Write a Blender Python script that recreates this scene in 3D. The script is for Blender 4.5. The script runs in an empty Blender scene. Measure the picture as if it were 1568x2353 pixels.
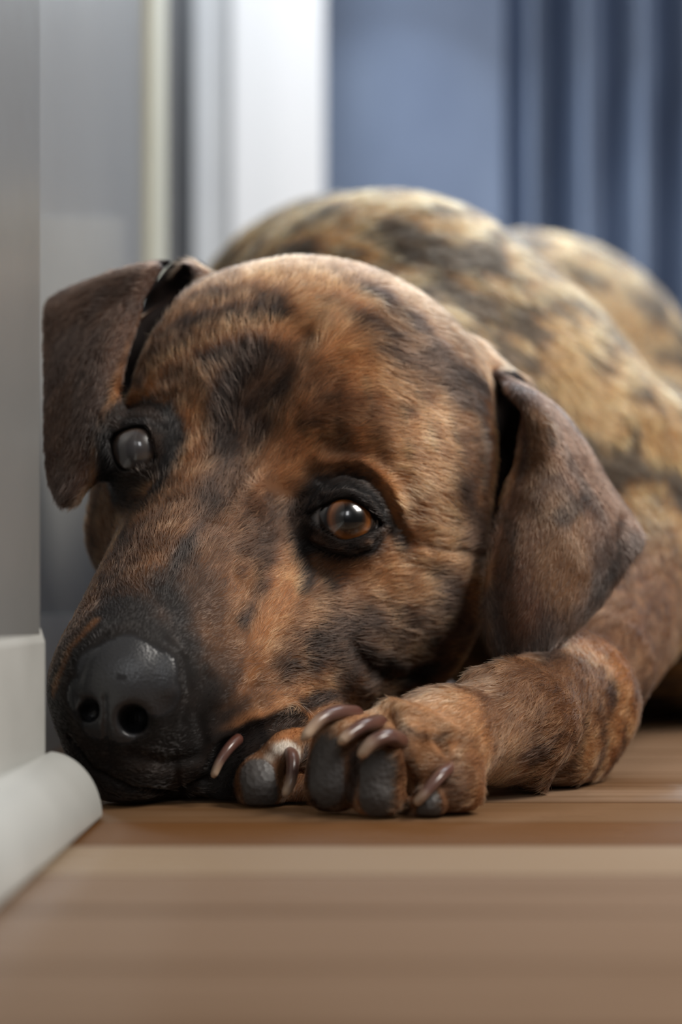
import bpy, math, random
import numpy as np
from mathutils import Vector, Matrix
from mathutils.bvhtree import BVHTree

FUR = True          # fur on
CLAY = False
random.seed(4); rng = np.random.default_rng(4)
S = 0.74             # one design unit of the plan below is 0.74 m in the room
FPX, CX, HY, CH = 3500.0, 784.0, 1400.0, 0.07   # focal length in pixels, picture centre, eye-level row, eye height

# ------------------------------------------------------------------ camera, world, lights
sc = bpy.context.scene
C = sc.collection
cam = bpy.data.cameras.new('camera'); camo = bpy.data.objects.new('camera', cam); C.objects.link(camo)
sc.camera = camo
camo.location = (0, 0, CH*S); camo.rotation_euler = (math.pi/2, 0, 0)
cam.sensor_fit = 'VERTICAL'; cam.sensor_height = 36.0; cam.sensor_width = 24.0
cam.lens = FPX*36.0/2353.0
cam.shift_y = (HY-1176.5)/2353.0
cam.clip_start = 0.01
cam.dof.use_dof = True
cam.dof.focus_distance = 0.562*S
APERTURE = 0.0125*S
cam.dof.aperture_fstop = cam.lens/1000.0/APERTURE

sc.view_settings.view_transform = 'Standard'
sc.view_settings.look = 'None'
sc.view_settings.gamma = 1.0
sc.view_settings.use_curve_mapping = False
sc.view_settings.exposure = 0.0
sc.cycles.max_bounces = 6
sc.cycles.diffuse_bounces = 3
sc.cycles.glossy_bounces = 3
sc.cycles.transmission_bounces = 4

world = bpy.data.worlds.new('world'); sc.world = world; world.use_nodes = True
world.node_tree.nodes['Background'].inputs[0].default_value = (0.62, 0.72, 0.90, 1)
world.node_tree.nodes['Background'].inputs[1].default_value = 0.02

def area(name, loc, target, size, power, col):
    l = bpy.data.lights.new(name, 'AREA'); l.shape = 'RECTANGLE'; l.size = size[0]*S; l.size_y = size[1]*S
    l.energy = power; l.color = col
    o = bpy.data.objects.new(name, l); C.objects.link(o)
    o.location = Vector(loc)*S
    o.rotation_euler = (Vector(target)-Vector(loc)).to_track_quat('-Z', 'Y').to_euler()
    return o
area('window_daylight_back', (0.25, 1.80, 1.22), (0.05, 0.75, 0.20), (1.3, 0.6), 12, (0.80, 0.90, 1.0))
area('window_daylight_front', (0.38, -1.5, 1.15), (0.0, 0.6, 0.1), (0.40, 0.6), 3.0, (0.96, 0.98, 1.0))
area('window_daylight_side', (0.85, 0.24, 1.05), (0.02, 0.62, 0.12), (0.55, 0.55), 14, (1.0, 0.95, 0.88))
area('backdrop_fill', (0.55, 1.25, 1.5), (0.05, 2.1, 0.5), (0.7, 0.5), 4.0, (0.90, 0.95, 1.0))  # fill lamp added to brighten the far door and curtain

# ------------------------------------------------------------------ helpers
def P(px, py, D):
    return np.array([(px-CX)/FPX*D, D, CH-(py-HY)/FPX*D])

def mk(name, V, F, mat=None, parent=None, smooth=True, kind=None, label=None, cat=None, group=None):
    me = bpy.data.meshes.new(name)
    V = np.asarray(V, float)*S
    if isinstance(F, np.ndarray):
        n = len(F)
        me.vertices.add(len(V)); me.vertices.foreach_set('co', V.astype(np.float32).ravel())
        k = F.shape[1]
        me.loops.add(n*k); me.loops.foreach_set('vertex_index', F.astype(np.int32).ravel())
        me.polygons.add(n); me.polygons.foreach_set('loop_start', np.arange(n, dtype=np.int32)*k)
        me.update(calc_edges=True)
    else:
        me.from_pydata([tuple(v) for v in V], [], [tuple(f) for f in F]); me.update()
    if smooth:
        me.polygons.foreach_set('use_smooth', np.ones(len(me.polygons), dtype=bool))
    o = bpy.data.objects.new(name, me); C.objects.link(o)
    if mat: me.materials.append(mat)
    if parent: o.parent = parent
    if kind: o['kind'] = kind
    if label: o['label'] = label
    if cat: o['category'] = cat
    if group: o['group'] = group
    return o

def box(x0, x1, y0, y1, z0, z1):
    V = [(x, y, z) for x in (x0, x1) for y in (y0, y1) for z in (z0, z1)]
    F = [(0,1,3,2),(4,6,7,5),(0,4,5,1),(2,3,7,6),(0,2,6,4),(1,5,7,3)]
    return V, F

def bevel(o, w, seg=3):
    m = o.modifiers.new('bevel', 'BEVEL'); m.width = w*S; m.segments = seg; m.limit_method = 'ANGLE'
    return o

def sweep(profile, y0, y1, ends=True):
    """closed (x,z) profile pushed along y"""
    n = len(profile)
    V = [(x, y0, z) for x, z in profile] + [(x, y1, z) for x, z in profile]
    F = [(i, (i+1) % n, n+(i+1) % n, n+i) for i in range(n)]
    if ends: F += [tuple(range(n-1, -1, -1)), tuple(range(n, 2*n))]
    return V, F

class NT:
    def __init__(s, name):
        s.m = bpy.data.materials.new(name); s.m.use_nodes = True
        s.t = s.m.node_tree; s.b = s.t.nodes['Principled BSDF']; s.out = s.t.nodes['Material Output']
    def n(s, typ, **kw):
        nd = s.t.nodes.new(typ)
        for k, v in kw.items():
            if k.startswith('i_'):
                key = k[2:]; key = int(key) if key.isdigit() else key.replace('_', ' ')
                nd.inputs[key].default_value = v
            else: setattr(nd, k, v)
        return nd
    def l(s, a, b): s.t.links.new(a, b)

def noise_mat(name, c1, c2, rough, scale=(8, 8, 8), detail=4, bump=0.0, bscale=60, spec=0.5, lo=0.35, hi=0.65, rough2=None):
    k = NT(name)
    tc = k.n('ShaderNodeTexCoord'); mp = k.n('ShaderNodeMapping'); mp.inputs['Scale'].default_value = scale
    k.l(tc.outputs['Object'], mp.inputs[0])
    nz = k.n('ShaderNodeTexNoise', i_Scale=1.0, i_Detail=detail); k.l(mp.outputs[0], nz.inputs['Vector'])
    cr = k.n('ShaderNodeValToRGB'); cr.color_ramp.elements[0].position = lo; cr.color_ramp.elements[1].position = hi
    cr.color_ramp.elements[0].color = (*c1, 1); cr.color_ramp.elements[1].color = (*c2, 1)
    k.l(nz.outputs['Fac'], cr.inputs[0]); k.l(cr.outputs[0], k.b.inputs['Base Color'])
    k.b.inputs['Roughness'].default_value = rough
    k.b.inputs['Specular IOR Level'].default_value = spec
    if bump:
        n2 = k.n('ShaderNodeTexNoise', i_Scale=float(bscale), i_Detail=6.0); k.l(tc.outputs['Object'], n2.inputs['Vector'])
        b = k.n('ShaderNodeBump', i_Strength=bump, i_Distance=0.002); k.l(n2.outputs['Fac'], b.inputs['Height']); k.l(b.outputs[0], k.b.inputs['Normal'])
    return k

# ------------------------------------------------------------------ the room
def floor_material():
    k = NT('wood_floor')
    tc = k.n('ShaderNodeTexCoord')
    sp = k.n('ShaderNodeSeparateXYZ'); k.l(tc.outputs['Object'], sp.inputs[0])
    # boards run along x, 70 mm wide in y
    dv = k.n('ShaderNodeMath', operation='MULTIPLY', i_1=1/(0.050*0.74)); k.l(sp.outputs['Y'], dv.inputs[0])
    fl = k.n('ShaderNodeMath', operation='FLOOR'); k.l(dv.outputs[0], fl.inputs[0])
    fr = k.n('ShaderNodeMath', operation='FRACT'); k.l(dv.outputs[0], fr.inputs[0])
    wn = k.n('ShaderNodeTexWhiteNoise', noise_dimensions='1D'); k.l(fl.outputs[0], wn.inputs['W'])
    mp = k.n('ShaderNodeMapping'); mp.inputs['Scale'].default_value = (5, 90, 1); k.l(tc.outputs['Object'], mp.inputs[0])
    nz = k.n('ShaderNodeTexNoise', i_Scale=1.0, i_Detail=6.0); k.l(mp.outputs[0], nz.inputs['Vector'])
    mp2 = k.n('ShaderNodeMapping'); mp2.inputs['Scale'].default_value = (9, 22, 1); k.l(tc.outputs['Object'], mp2.inputs[0])
    nz2 = k.n('ShaderNodeTexNoise', i_Scale=1.0, i_Detail=3.0); k.l(mp2.outputs[0], nz2.inputs['Vector'])
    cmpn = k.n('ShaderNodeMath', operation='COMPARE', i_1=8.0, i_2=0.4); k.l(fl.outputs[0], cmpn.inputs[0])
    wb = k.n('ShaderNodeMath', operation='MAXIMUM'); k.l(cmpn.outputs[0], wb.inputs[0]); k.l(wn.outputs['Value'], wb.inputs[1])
    ad = k.n('ShaderNodeMath', operation='MULTIPLY_ADD', i_1=0.42); k.l(wb.outputs[0], ad.inputs[0]); k.l(nz.outputs['Fac'], ad.inputs[2])
    ad2 = k.n('ShaderNodeMath', operation='MULTIPLY_ADD', i_1=0.5); k.l(nz2.outputs['Fac'], ad2.inputs[0]); k.l(ad.outputs[0], ad2.inputs[2])
    cr = k.n('ShaderNodeValToRGB'); e = cr.color_ramp.elements
    e[0].position = 0.62; e[0].color = (0.15, 0.078, 0.036, 1); e[1].position = 1.25/1.25; e[1].color = (0.29, 0.185, 0.118, 1)
    k.l(ad2.outputs[0], cr.inputs[0])
    # reddish boards paint in the dog's contact shade, the paler one a reflection
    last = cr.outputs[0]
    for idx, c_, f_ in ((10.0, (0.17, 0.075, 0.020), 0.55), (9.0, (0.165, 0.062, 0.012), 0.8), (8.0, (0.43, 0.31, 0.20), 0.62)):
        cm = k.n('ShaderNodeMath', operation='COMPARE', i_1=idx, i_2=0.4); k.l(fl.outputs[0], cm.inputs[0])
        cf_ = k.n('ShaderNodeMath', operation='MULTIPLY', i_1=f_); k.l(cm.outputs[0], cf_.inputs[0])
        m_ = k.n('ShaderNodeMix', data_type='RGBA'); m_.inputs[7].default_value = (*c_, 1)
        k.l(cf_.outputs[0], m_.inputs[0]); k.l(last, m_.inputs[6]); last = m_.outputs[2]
    gp = k.n('ShaderNodeMath', operation='LESS_THAN', i_1=0.03); k.l(fr.outputs[0], gp.inputs[0])
    mx = k.n('ShaderNodeMix', data_type='RGBA'); mx.inputs[7].default_value = (0.11, 0.055, 0.025, 1)
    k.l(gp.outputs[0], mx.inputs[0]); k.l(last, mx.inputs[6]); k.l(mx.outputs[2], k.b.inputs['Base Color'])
    rr = k.n('ShaderNodeMapRange'); rr.inputs['To Min'].default_value = 0.20; rr.inputs['To Max'].default_value = 0.32; k.l(nz2.outputs['Fac'], rr.inputs[0]); k.l(rr.outputs[0], k.b.inputs['Roughness'])
    bp = k.n('ShaderNodeBump', i_Strength=0.25, i_Distance=0.0006); k.l(nz.outputs['Fac'], bp.inputs['Height']); k.l(bp.outputs[0], k.b.inputs['Normal'])
    return k.m

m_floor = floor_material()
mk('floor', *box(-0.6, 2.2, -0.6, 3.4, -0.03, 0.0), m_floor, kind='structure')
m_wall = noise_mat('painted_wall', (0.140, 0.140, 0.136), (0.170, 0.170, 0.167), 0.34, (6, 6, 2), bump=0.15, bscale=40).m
m_trim = noise_mat('trim_paint', (0.34, 0.34, 0.32), (0.41, 0.41, 0.39), 0.38, (20, 20, 20), bump=0.1, bscale=90).m
m_cream = noise_mat('cream_paint', (0.40, 0.39, 0.31), (0.46, 0.45, 0.37), 0.5).m
m_white = noise_mat('white_paint', (0.82, 0.83, 0.85), (0.9, 0.9, 0.92), 0.5, (12, 12, 1)).m

XW = -0.0985; YE = 0.505
# near wall corner at the left, with baseboard and rounded shoe moulding ending at the corner
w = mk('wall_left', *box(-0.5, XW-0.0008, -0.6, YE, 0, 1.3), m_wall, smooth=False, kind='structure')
bevel(w, 0.003)
bt = 0.067
prof = [(XW-0.02, 0.0), (XW+0.0, 0.0), (XW, bt-0.008), (XW-0.0015, bt-0.003), (XW-0.006, bt), (XW-0.02, bt)]
b = mk('baseboard_left', *sweep(prof, -0.6, YE+0.003), m_trim, smooth=False, kind='structure')
bevel(b, 0.0012, 3)
# quarter round
a = [(XW+0.0005, 0.0002)]
for i in range(17):
    t = math.pi/2*i/16
    a.append((XW+0.0005+0.0185*math.cos(t), 0.0002+0.0225*math.sin(t)))
q = mk('trim_1', *sweep(a, -0.6, YE+0.004), m_trim, kind='structure')
for p_ in q.data.polygons:
    if len(p_.vertices) > 4: p_.use_smooth = False
bevel(q, 0.0025, 4); q.modifiers['bevel'].angle_limit = math.radians(50)
# wall further back, set back a little, ending in a cream corner bead
XB = -0.150
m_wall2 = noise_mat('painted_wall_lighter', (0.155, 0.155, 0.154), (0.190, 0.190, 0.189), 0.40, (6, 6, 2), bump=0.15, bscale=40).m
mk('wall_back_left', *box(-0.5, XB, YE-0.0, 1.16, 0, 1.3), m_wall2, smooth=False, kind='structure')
mk('baseboard_back_left', *box(XB, XB+0.007, YE+0.001, 1.16, 0.0, 0.0672), m_trim, smooth=False, kind='structure')
mk('trim_2', *box(XB-0.03, XB+0.006, 1.161, 1.26, 0, 1.3), m_cream, smooth=False, kind='structure')
# thin pale slab added over part of the further wall, top slanted
pv = [(x, y, z) for x in (XB+0.0005, XB+0.0045) for y, z in ((0.70, 0.0), (1.02, 0.0), (1.02, 0.332), (0.70, 0.250))]
mk('pale_slab', pv, [(3, 2, 1, 0), (4, 5, 6, 7), (0, 1, 5, 4), (1, 2, 6, 5), (2, 3, 7, 6), (3, 0, 4, 7)], noise_mat('slab_grey', (0.20, 0.20, 0.196), (0.235, 0.235, 0.23), .45).m, smooth=False, kind='structure')
# white door casing and blue curtain beyond
m_dark = noise_mat('dark_gap', (0.30, 0.30, 0.31), (0.34, 0.34, 0.35), 0.7).m
mk('trim_3', *box(-0.189, -0.1405, 1.962, 2.01, 0, 2.0), noise_mat('casing_paint', (.60,.62,.65), (.66,.68,.70), .5).m, smooth=False, kind='structure')
mk('wall_back', *box(-0.8, -0.03, 2.02, 2.1, 0, 2.2), m_dark, smooth=False, kind='structure')
mk('door_1', *box(-0.140, -0.022, 1.95, 2.01, 0, 2.0), m_white, smooth=False, kind='structure')

# blue curtain: one wide gentle swell, then tight folds
m_cur = noise_mat('blue_cloth', (0.135, 0.175, 0.265), (0.22, 0.275, 0.385), 0.75, (5, 5, 3), detail=3)
n = 420; xs = np.linspace(-0.03, 1.3, n); V = []; F = []
def fold(x):
    if x < 0.235: return 0.030*math.cos((x-0.11)/0.13*1.35)-0.03
    t = x-0.235
    return -0.045-0.050*math.cos(t/0.073*2*math.pi+0.6*math.sin(t*19))-0.01*math.sin(t*31)
for z in (0.0, 0.7, 1.4, 2.1):
    for x in xs: V.append((x, 2.14-fold(x)*1.3, z))
m0 = len(V)
V += [(x, y+0.004, z) for x, y, z in V]
for q0 in (0, m0):
    for k in range(3):
        for i in range(n-1): F.append((q0+k*n+i, q0+k*n+i+1, q0+(k+1)*n+i+1, q0+(k+1)*n+i))
mk('curtain', V, F, m_cur.m, label='blue curtain hanging in folds behind the dog, right of the white door', cat='curtain')

# ------------------------------------------------------------------ the dog: one continuous surface from a distance field
def axis(segs):
    out = [segs[0][0]]
    for a, b, s0, s1 in segs:
        x = out[-1]
        while x < b - 1e-6:
            t = (x-a)/(b-a); x += s0+(s1-s0)*t; out.append(min(x, b) if b-x < 0.3*s1 else x)
            if out[-1] >= b - 1e-6: break
    return np.array(out, np.float32)
H0 = 0.0011 if not CLAY else 0.0022
gx = axis([(-0.135, 0.150, H0, H0), (0.150, 0.46, H0, 0.009)])
gy = axis([(0.462, 0.70, H0, H0), (0.70, 1.50, H0, 0.010)])
gz = axis([(-0.004, 0.245, H0, H0), (0.245, 0.36, H0, 0.006)])
FLD = np.full((len(gx), len(gy), len(gz)), 0.06, np.float32)

def window(lo, hi):
    s = []
    for g, a, b in zip((gx, gy, gz), lo, hi):
        i0 = max(0, int(np.searchsorted(g, a))-1); i1 = min(len(g), int(np.searchsorted(g, b))+1)
        s.append(slice(i0, max(i1, i0+1)))
    return tuple(s)
def coords(s):
    return gx[s[0]][:, None, None], gy[s[1]][None, :, None], gz[s[2]][None, None, :]
def smin(a, b, k):
    h = np.clip(0.5+0.5*(b-a)/k, 0, 1); return b*(1-h)+a*h-k*h*(1-h)
def blend(fn, lo, hi, k, pad=None):
    pad = pad or max(k*1.6, 0.008)
    s = window(np.asarray(lo)-pad, np.asarray(hi)+pad)
    d = fn(*coords(s)).astype(np.float32)
    FLD[s] = smin(FLD[s], d, k)
def ell(c, r, k=0.012, R=None):
    c = np.asarray(c, float); r = np.asarray(r, float)
    if R is None: R = np.eye(3)
    ext = np.sqrt(((np.asarray(R)*r[:, None])**2).sum(0))
    def f(x, y, z):
        x = x-c[0]; y = y-c[1]; z = z-c[2]
        q = [(R[i][0]*x+R[i][1]*y+R[i][2]*z)/r[i] for i in range(3)]
        k0 = np.sqrt(q[0]**2+q[1]**2+q[2]**2); k1 = np.sqrt((q[0]/r[0])**2+(q[1]/r[1])**2+(q[2]/r[2])**2)+1e-9
        return k0*(k0-1)/k1
    blend(f, c-ext, c+ext, k)
def cap(a, b, ra, rb, k=0.012):
    a = np.asarray(a, float); b = np.asarray(b, float); ba = b-a; L2 = float(ba@ba)
    def f(x, y, z):
        x = x-a[0]; y = y-a[1]; z = z-a[2]
        h = np.clip((x*ba[0]+y*ba[1]+z*ba[2])/L2, 0, 1)
        return np.sqrt((x-h*ba[0])**2+(y-h*ba[1])**2+(z-h*ba[2])**2)-(ra+(rb-ra)*h)
    m = max(ra, rb); blend(f, np.minimum(a, b)-m, np.maximum(a, b)+m, k)
def px2m(r, D): return r*D/FPX
def sp(px, py, D, rp, k=0.012, sq=(1, 1, 1), R=None):
    r = px2m(rp, D); ell(P(px, py, D), (r*sq[0], r*sq[1], r*sq[2]), k, R)
def cp(p0, p1, k=0.012):
    cap(P(*p0[:3]), P(*p1[:3]), px2m(p0[3], p0[2]), px2m(p1[3], p1[2]), k)

# head frame: r across the face, f along the muzzle, u up out of the face
E1 = P(324, 1040, .598); E2 = P(789, 1197, .582); NS = P(262, 1570, .516)
hr = (E2-E1)/np.linalg.norm(E2-E1); M = (E1+E2)/2
hf = NS-M; hf = hf-hr*(hf@hr); hf /= np.linalg.norm(hf); hu = np.cross(hf, hr)*-1
if hu[1] > 0: hu = -hu
HR = np.array([hr, hf, hu])
def hd(r_, f_, u_): return M+hr*r_+hf*f_+hu*u_

# --- body
sp(888, 892, .90, 428, 0.025, (1, 1, 1.0))                     # withers and shoulder
sp(1052, 1003, .875, 415, 0.015)
cp((800, 1020, .76, 330), (930, 980, .92, 400), 0.03)          # neck
sp(1190, 975, 1.20, 425, 0.025)                                 # hip
sp(815, 870, 1.12, 405, 0.04)                                  # far flank
cp((1200, 1210, .98, 370), (1370, 1220, 1.22, 380), 0.04)      # trunk
ell((0.20, 1.06, 0.100), (0.15, 0.25, 0.100), 0.04)
cp((1270, 1150, .84, 330), (1190, 1260, .84, 330), 0.03)       # near shoulder
cp((1470, 1200, .84, 240), (1372, 1520, .68, 135), 0.03)      # upper arm
cp((1305, 1612, .635, 160), (1170, 1665, .575, 122), 0.02)    # forearm
cp((1310, 1725, .62, 85), (1280, 1740, .60, 75), 0.015)        # elbow underside
cp((1180, 1665, .575, 118), (1010, 1700, .545, 108), 0.012)    # wrist
sp(1228, 1780, .577, 42, 0.006, (0.8, 1, 1.2))                 # small carpal stub
cp((1010, 1700, .545, 105), (930, 1735, .53, 108), 0.010)      # paw
# toes of the near paw
cp((900, 1680, .535, 62), (790, 1705, .520, 48), 0.005)
cp((785, 1715, .522, 70), (765, 1805, .519, 66), 0.005)
cp((930, 1690, .525, 62), (890, 1745, .512, 56), 0.005)
cp((868, 1785, .512, 60), (868, 1822, .512, 66), 0.003)
cp((1040, 1730, .535, 76), (1040, 1808, .522, 74), 0.006)
sp(985, 1848, .512, 44, 0.003)
# far paw lying under the chin
cp((760, 1720, .58, 80), (690, 1720, .565, 62), 0.008)
cp((668, 1690, .56, 50), (640, 1735, .545, 50), 0.005)
cp((595, 1790, .542, 60), (598, 1808, .54, 60), 0.003)
cp((560, 1730, .56, 50), (525, 1790, .55, 48), 0.005)
cp((700, 1830, .55, 50), (600, 1850, .552, 40), 0.006)
# --- head
def build_head():
    sp(700, 965, .672, 372, 0.02, (1.06, 1.0, 0.98))                # cranium
    sp(840, 1010, .665, 300, 0.02)
    sp(500, 960, .665, 270, 0.02)
    cp((880, 1150, .64, 230), (900, 1320, .645, 228), 0.022)        # near cheek
    cp((440, 1080, .655, 195), (398, 1215, .650, 195), 0.02)       # far cheek
    cp((560, 1190, .635, 240), (335, 1530, .558, 190), 0.02)        # muzzle bridge
    cp((760, 1410, .628, 200), (470, 1620, .568, 150), 0.02)        # near lip
    cp((370, 1400, .61, 130), (235, 1600, .552, 105), 0.016)         # far lip
    cp((390, 1690, .568, 150), (295, 1718, .548, 132), 0.014)       # chin and front lip
    cp((600, 1560, .62, 170), (900, 1480, .66, 140), 0.02)          # jaw
    sp(290, 1575, .537, 140, 0.014, (1.05, .95, 1))                 # nose
build_head()

def stamp(pts, rad, k=0.0):
    """union of small balls at sample points"""
    r3 = rad+0.004
    for p, r in zip(pts, np.broadcast_to(rad, len(pts))):
        s = window(p-r-0.004, p+r+0.004)
        x, y, z = coords(s)
        d = np.sqrt((x-p[0])**2+(y-p[1])**2+(z-p[2])**2)-r
        FLD[s] = smin(FLD[s], d, k) if k else np.minimum(FLD[s], d)
def spline(pts, n):
    pts = np.asarray(pts, float); m = len(pts)
    t = np.linspace(0, m-1, n); i = np.clip(t.astype(int), 0, m-2); u = (t-i)[:, None]
    e = np.vstack([2*pts[0]-pts[1], pts, 2*pts[-1]-pts[-2]])
    p0, p1, p2, p3 = e[i], e[i+1], e[i+2], e[i+3]
    return 0.5*((2*p1)+(-p0+p2)*u+(2*p0-5*p1+4*p2-p3)*u**2+(-p0+3*p1-3*p2+p3)*u**3)
def sheet(rows, n, m):
    """rows of (px,py,D) control points, resampled to a dense lattice of world points"""
    A = np.array([spline([P(*c) for c in r], m) for r in rows])
    return np.array([spline(A[:, j], n) for j in range(m)]).transpose(1, 0, 2)
# near (right) ear: rows from the fold at its root down to the tip edge, each row front edge -> back edge
ear_near = [
 [(1105, 868, .668), (1150, 872, .655), (1190, 885, .650), (1215, 905, .660), (1230, 925, .690)],
 [(1205, 930, .650), (1200, 920, .634), (1240, 925, .636), (1275, 945, .650), (1295, 965, .670)],
 [(1213, 1030, .636), (1240, 1020, .622), (1270, 1000, .622), (1330, 1020, .640), (1355, 1050, .658)],
 [(1185, 1140, .626), (1225, 1140, .612), (1290, 1120, .612), (1370, 1110, .632), (1400, 1125, .650)],
 [(1152, 1250, .616), (1200, 1260, .602), (1300, 1240, .604), (1400, 1210, .624), (1455, 1205, .640)],
 [(1138, 1350, .610), (1195, 1360, .598), (1290, 1350, .600), (1390, 1310, .618), (1466, 1250, .632)],
 [(1138, 1440, .608), (1200, 1445, .597), (1270, 1435, .599), (1350, 1390, .612), (1420, 1320, .624)],
 [(1165, 1495, .606), (1200, 1508, .600), (1250, 1495, .602), (1310, 1450, .610), (1375, 1385, .618)],
]
# far (left) ear: folded over towards the wall
ear_far = [
 [(470, 655, .672), (440, 628, .662), (400, 608, .655), (350, 612, .660), (262, 632, .668)],
 [(372, 640, .648), (350, 622, .640), (310, 628, .642), (225, 650, .654), (134, 684, .664)],
 [(332, 680, .638), (305, 690, .631), (262, 700, .634), (185, 705, .645), (113, 722, .656)],
 [(302, 745, .630), (278, 745, .624), (235, 750, .628), (170, 760, .640), (111, 775, .650)],
 [(266, 830, .621), (245, 830, .616), (210, 830, .620), (160, 835, .630), (111, 855, .640)],
 [(246, 920, .613), (226, 920, .609), (195, 920, .612), (152, 930, .620), (111, 950, .628)],
 [(228, 1000, .607), (210, 1005, .604), (184, 1010, .606), (150, 1020, .612), (113, 1045, .618)],
 [(203, 1075, .604), (190, 1085, .601), (170, 1095, .602), (145, 1105, .605), (122, 1105, .610)],
 [(160, 1140, .602), (156, 1145, .601), (151, 1150, .601), (146, 1152, .602), (141, 1145, .603)],
]
eg_near = sheet(ear_near, 150, 110); eg_far = sheet(ear_far, 150, 90)
TH = 0.0021
stamp(eg_near.reshape(-1, 3), TH+0.0008*0)
stamp(eg_far.reshape(-1, 3), TH)
# rolled front edges of the flaps
for G, c in ((eg_near, 0), (eg_far, 0)):
    stamp(G[:, c], TH+0.0012, 0.002)
cp((1145, 985, .705, 75), (1135, 1250, .70, 110), 0.01)  # fillers behind both ear gaps, added to keep light from showing through
cp((440, 640, .700, 45), (350, 790, .672, 60), 0.01)
cp((1180, 915, .678, 44), (1168, 1150, .664, 44), 0.004)
cp((1168, 1150, .664, 44), (1130, 1350, .652, 30), 0.004)
cp((425, 622, .676, 22), (372, 690, .672, 34), 0.003)
cp((372, 690, .672, 34), (345, 790, .665, 40), 0.003)
# ear roots
cp((1085, 850, .675, 60), (1150, 880, .668, 36), 0.014)
cp((470, 690, .680, 60), (430, 645, .672, 30), 0.014)

def carve(fn, lo, hi, k):
    s = window(np.asarray(lo), np.asarray(hi)); d = fn(*coords(s)).astype(np.float32)
    FLD[s] = -smin(-FLD[s], d, k)
# ear openings (hollow behind the rolled edge)
def carve_cap(a, b, ra, rb, k):
    a = np.asarray(a, float); b = np.asarray(b, float); ba = b-a; L2 = float(ba@ba); m = max(ra, rb)+3*k
    def f(x, y, z):
        x = x-a[0]; y = y-a[1]; z = z-a[2]
        h = np.clip((x*ba[0]+y*ba[1]+z*ba[2])/L2, 0, 1)
        return np.sqrt((x-h*ba[0])**2+(y-h*ba[1])**2+(z-h*ba[2])**2)-(ra+(rb-ra)*h)
    carve(f, np.minimum(a, b)-m, np.maximum(a, b)+m, k)

CAV = [((1168, 925, .657), (1168, 1050, .650), .0095, .0100), ((1168, 1050, .650), (1144, 1200, .642), .0100, .0088), ((1144, 1200, .642), (1124, 1330, .637), .0088, .006),
                       ((405, 652, .653), (354, 740, .643), .0098, .0112), ((354, 740, .643), (305, 835, .635), .0112, .0092), ((305, 835, .635), (266, 915, .627), .0092, .0050)]
for a_, b_, r0, r1 in CAV:
    carve_cap(P(*a_), P(*b_), r0, r1, 0.003)
# --- eyes: lids as a shell round the ball with an almond opening
RE = 0.0142
def eye(cpx, tilt, A, B_up, B_dn, look):
    c = P(*cpx)
    fwd = np.asarray(look, float); fwd /= np.linalg.norm(fwd)
    right = np.cross(fwd, (0, 0, 1)); right /= np.linalg.norm(right)
    if right[0] < 0: right = -right
    up = np.cross(right, fwd);
    if up[2] < 0: up = -up
    ca, sa = math.cos(tilt), math.sin(tilt)
    a_ = right*ca-up*sa; b_ = right*sa+up*ca
    ell(c, (RE+0.0020,)*3, 0.012)
    def f(x, y, z):
        X = x-c[0]; Y = y-c[1]; Z = z-c[2]
        u = X*a_[0]+Y*a_[1]+Z*a_[2]; v = X*b_[0]+Y*b_[1]+Z*b_[2]; w_ = X*fwd[0]+Y*fwd[1]+Z*fwd[2]
        sh = np.clip(1-np.abs(u/A)**1.5, 0, 1)
        top = v-B_up*sh; bot = -v-B_dn*sh
        d = np.maximum(np.maximum(top, bot), np.abs(u)-A)
        return np.maximum(d, -w_+0.002)
    carve(f, c-0.022, c+0.022, 0.0016)
    return c, fwd, a_, b_
eyes = [eye((790, 1200, .5965), math.radians(5), .0150, .0080, .0077, (0.02, -1, 0.02)),
        eye((322, 1040, .6115), math.radians(28), .0108, .0098, .0092, (-.12, -1, 0.0))]

# --- nostrils, philtrum, mouth line
def cc(p0, p1, r0, r1, k): carve_cap(P(*p0), P(*p1), r0, r1, k)
cc((196, 1622, .512), (212, 1640, .530), .0042, .0034, .002)
cc((172, 1605, .520), (196, 1622, .514), .0020, .0036, .002)
cc((300, 1652, .514), (318, 1655, .534), .0056, .0040, .002)
cc((300, 1655, .514), (352, 1678, .520), .0046, .0018, .002)
cc((240, 1580, .512), (244, 1760, .518), .0009, .0012, .0012)
# gap between the lip and the far paw
LIP = [((490, 1815, .5435), (528, 1736, .5425), .0052), ((528, 1736, .5425), (595, 1688, .5455), .0046), ((595, 1688, .5455), (690, 1642, .556), .0034)]
for a_, b_, r_ in LIP: cc(a_, b_, r_, r_, .0025)
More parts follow.
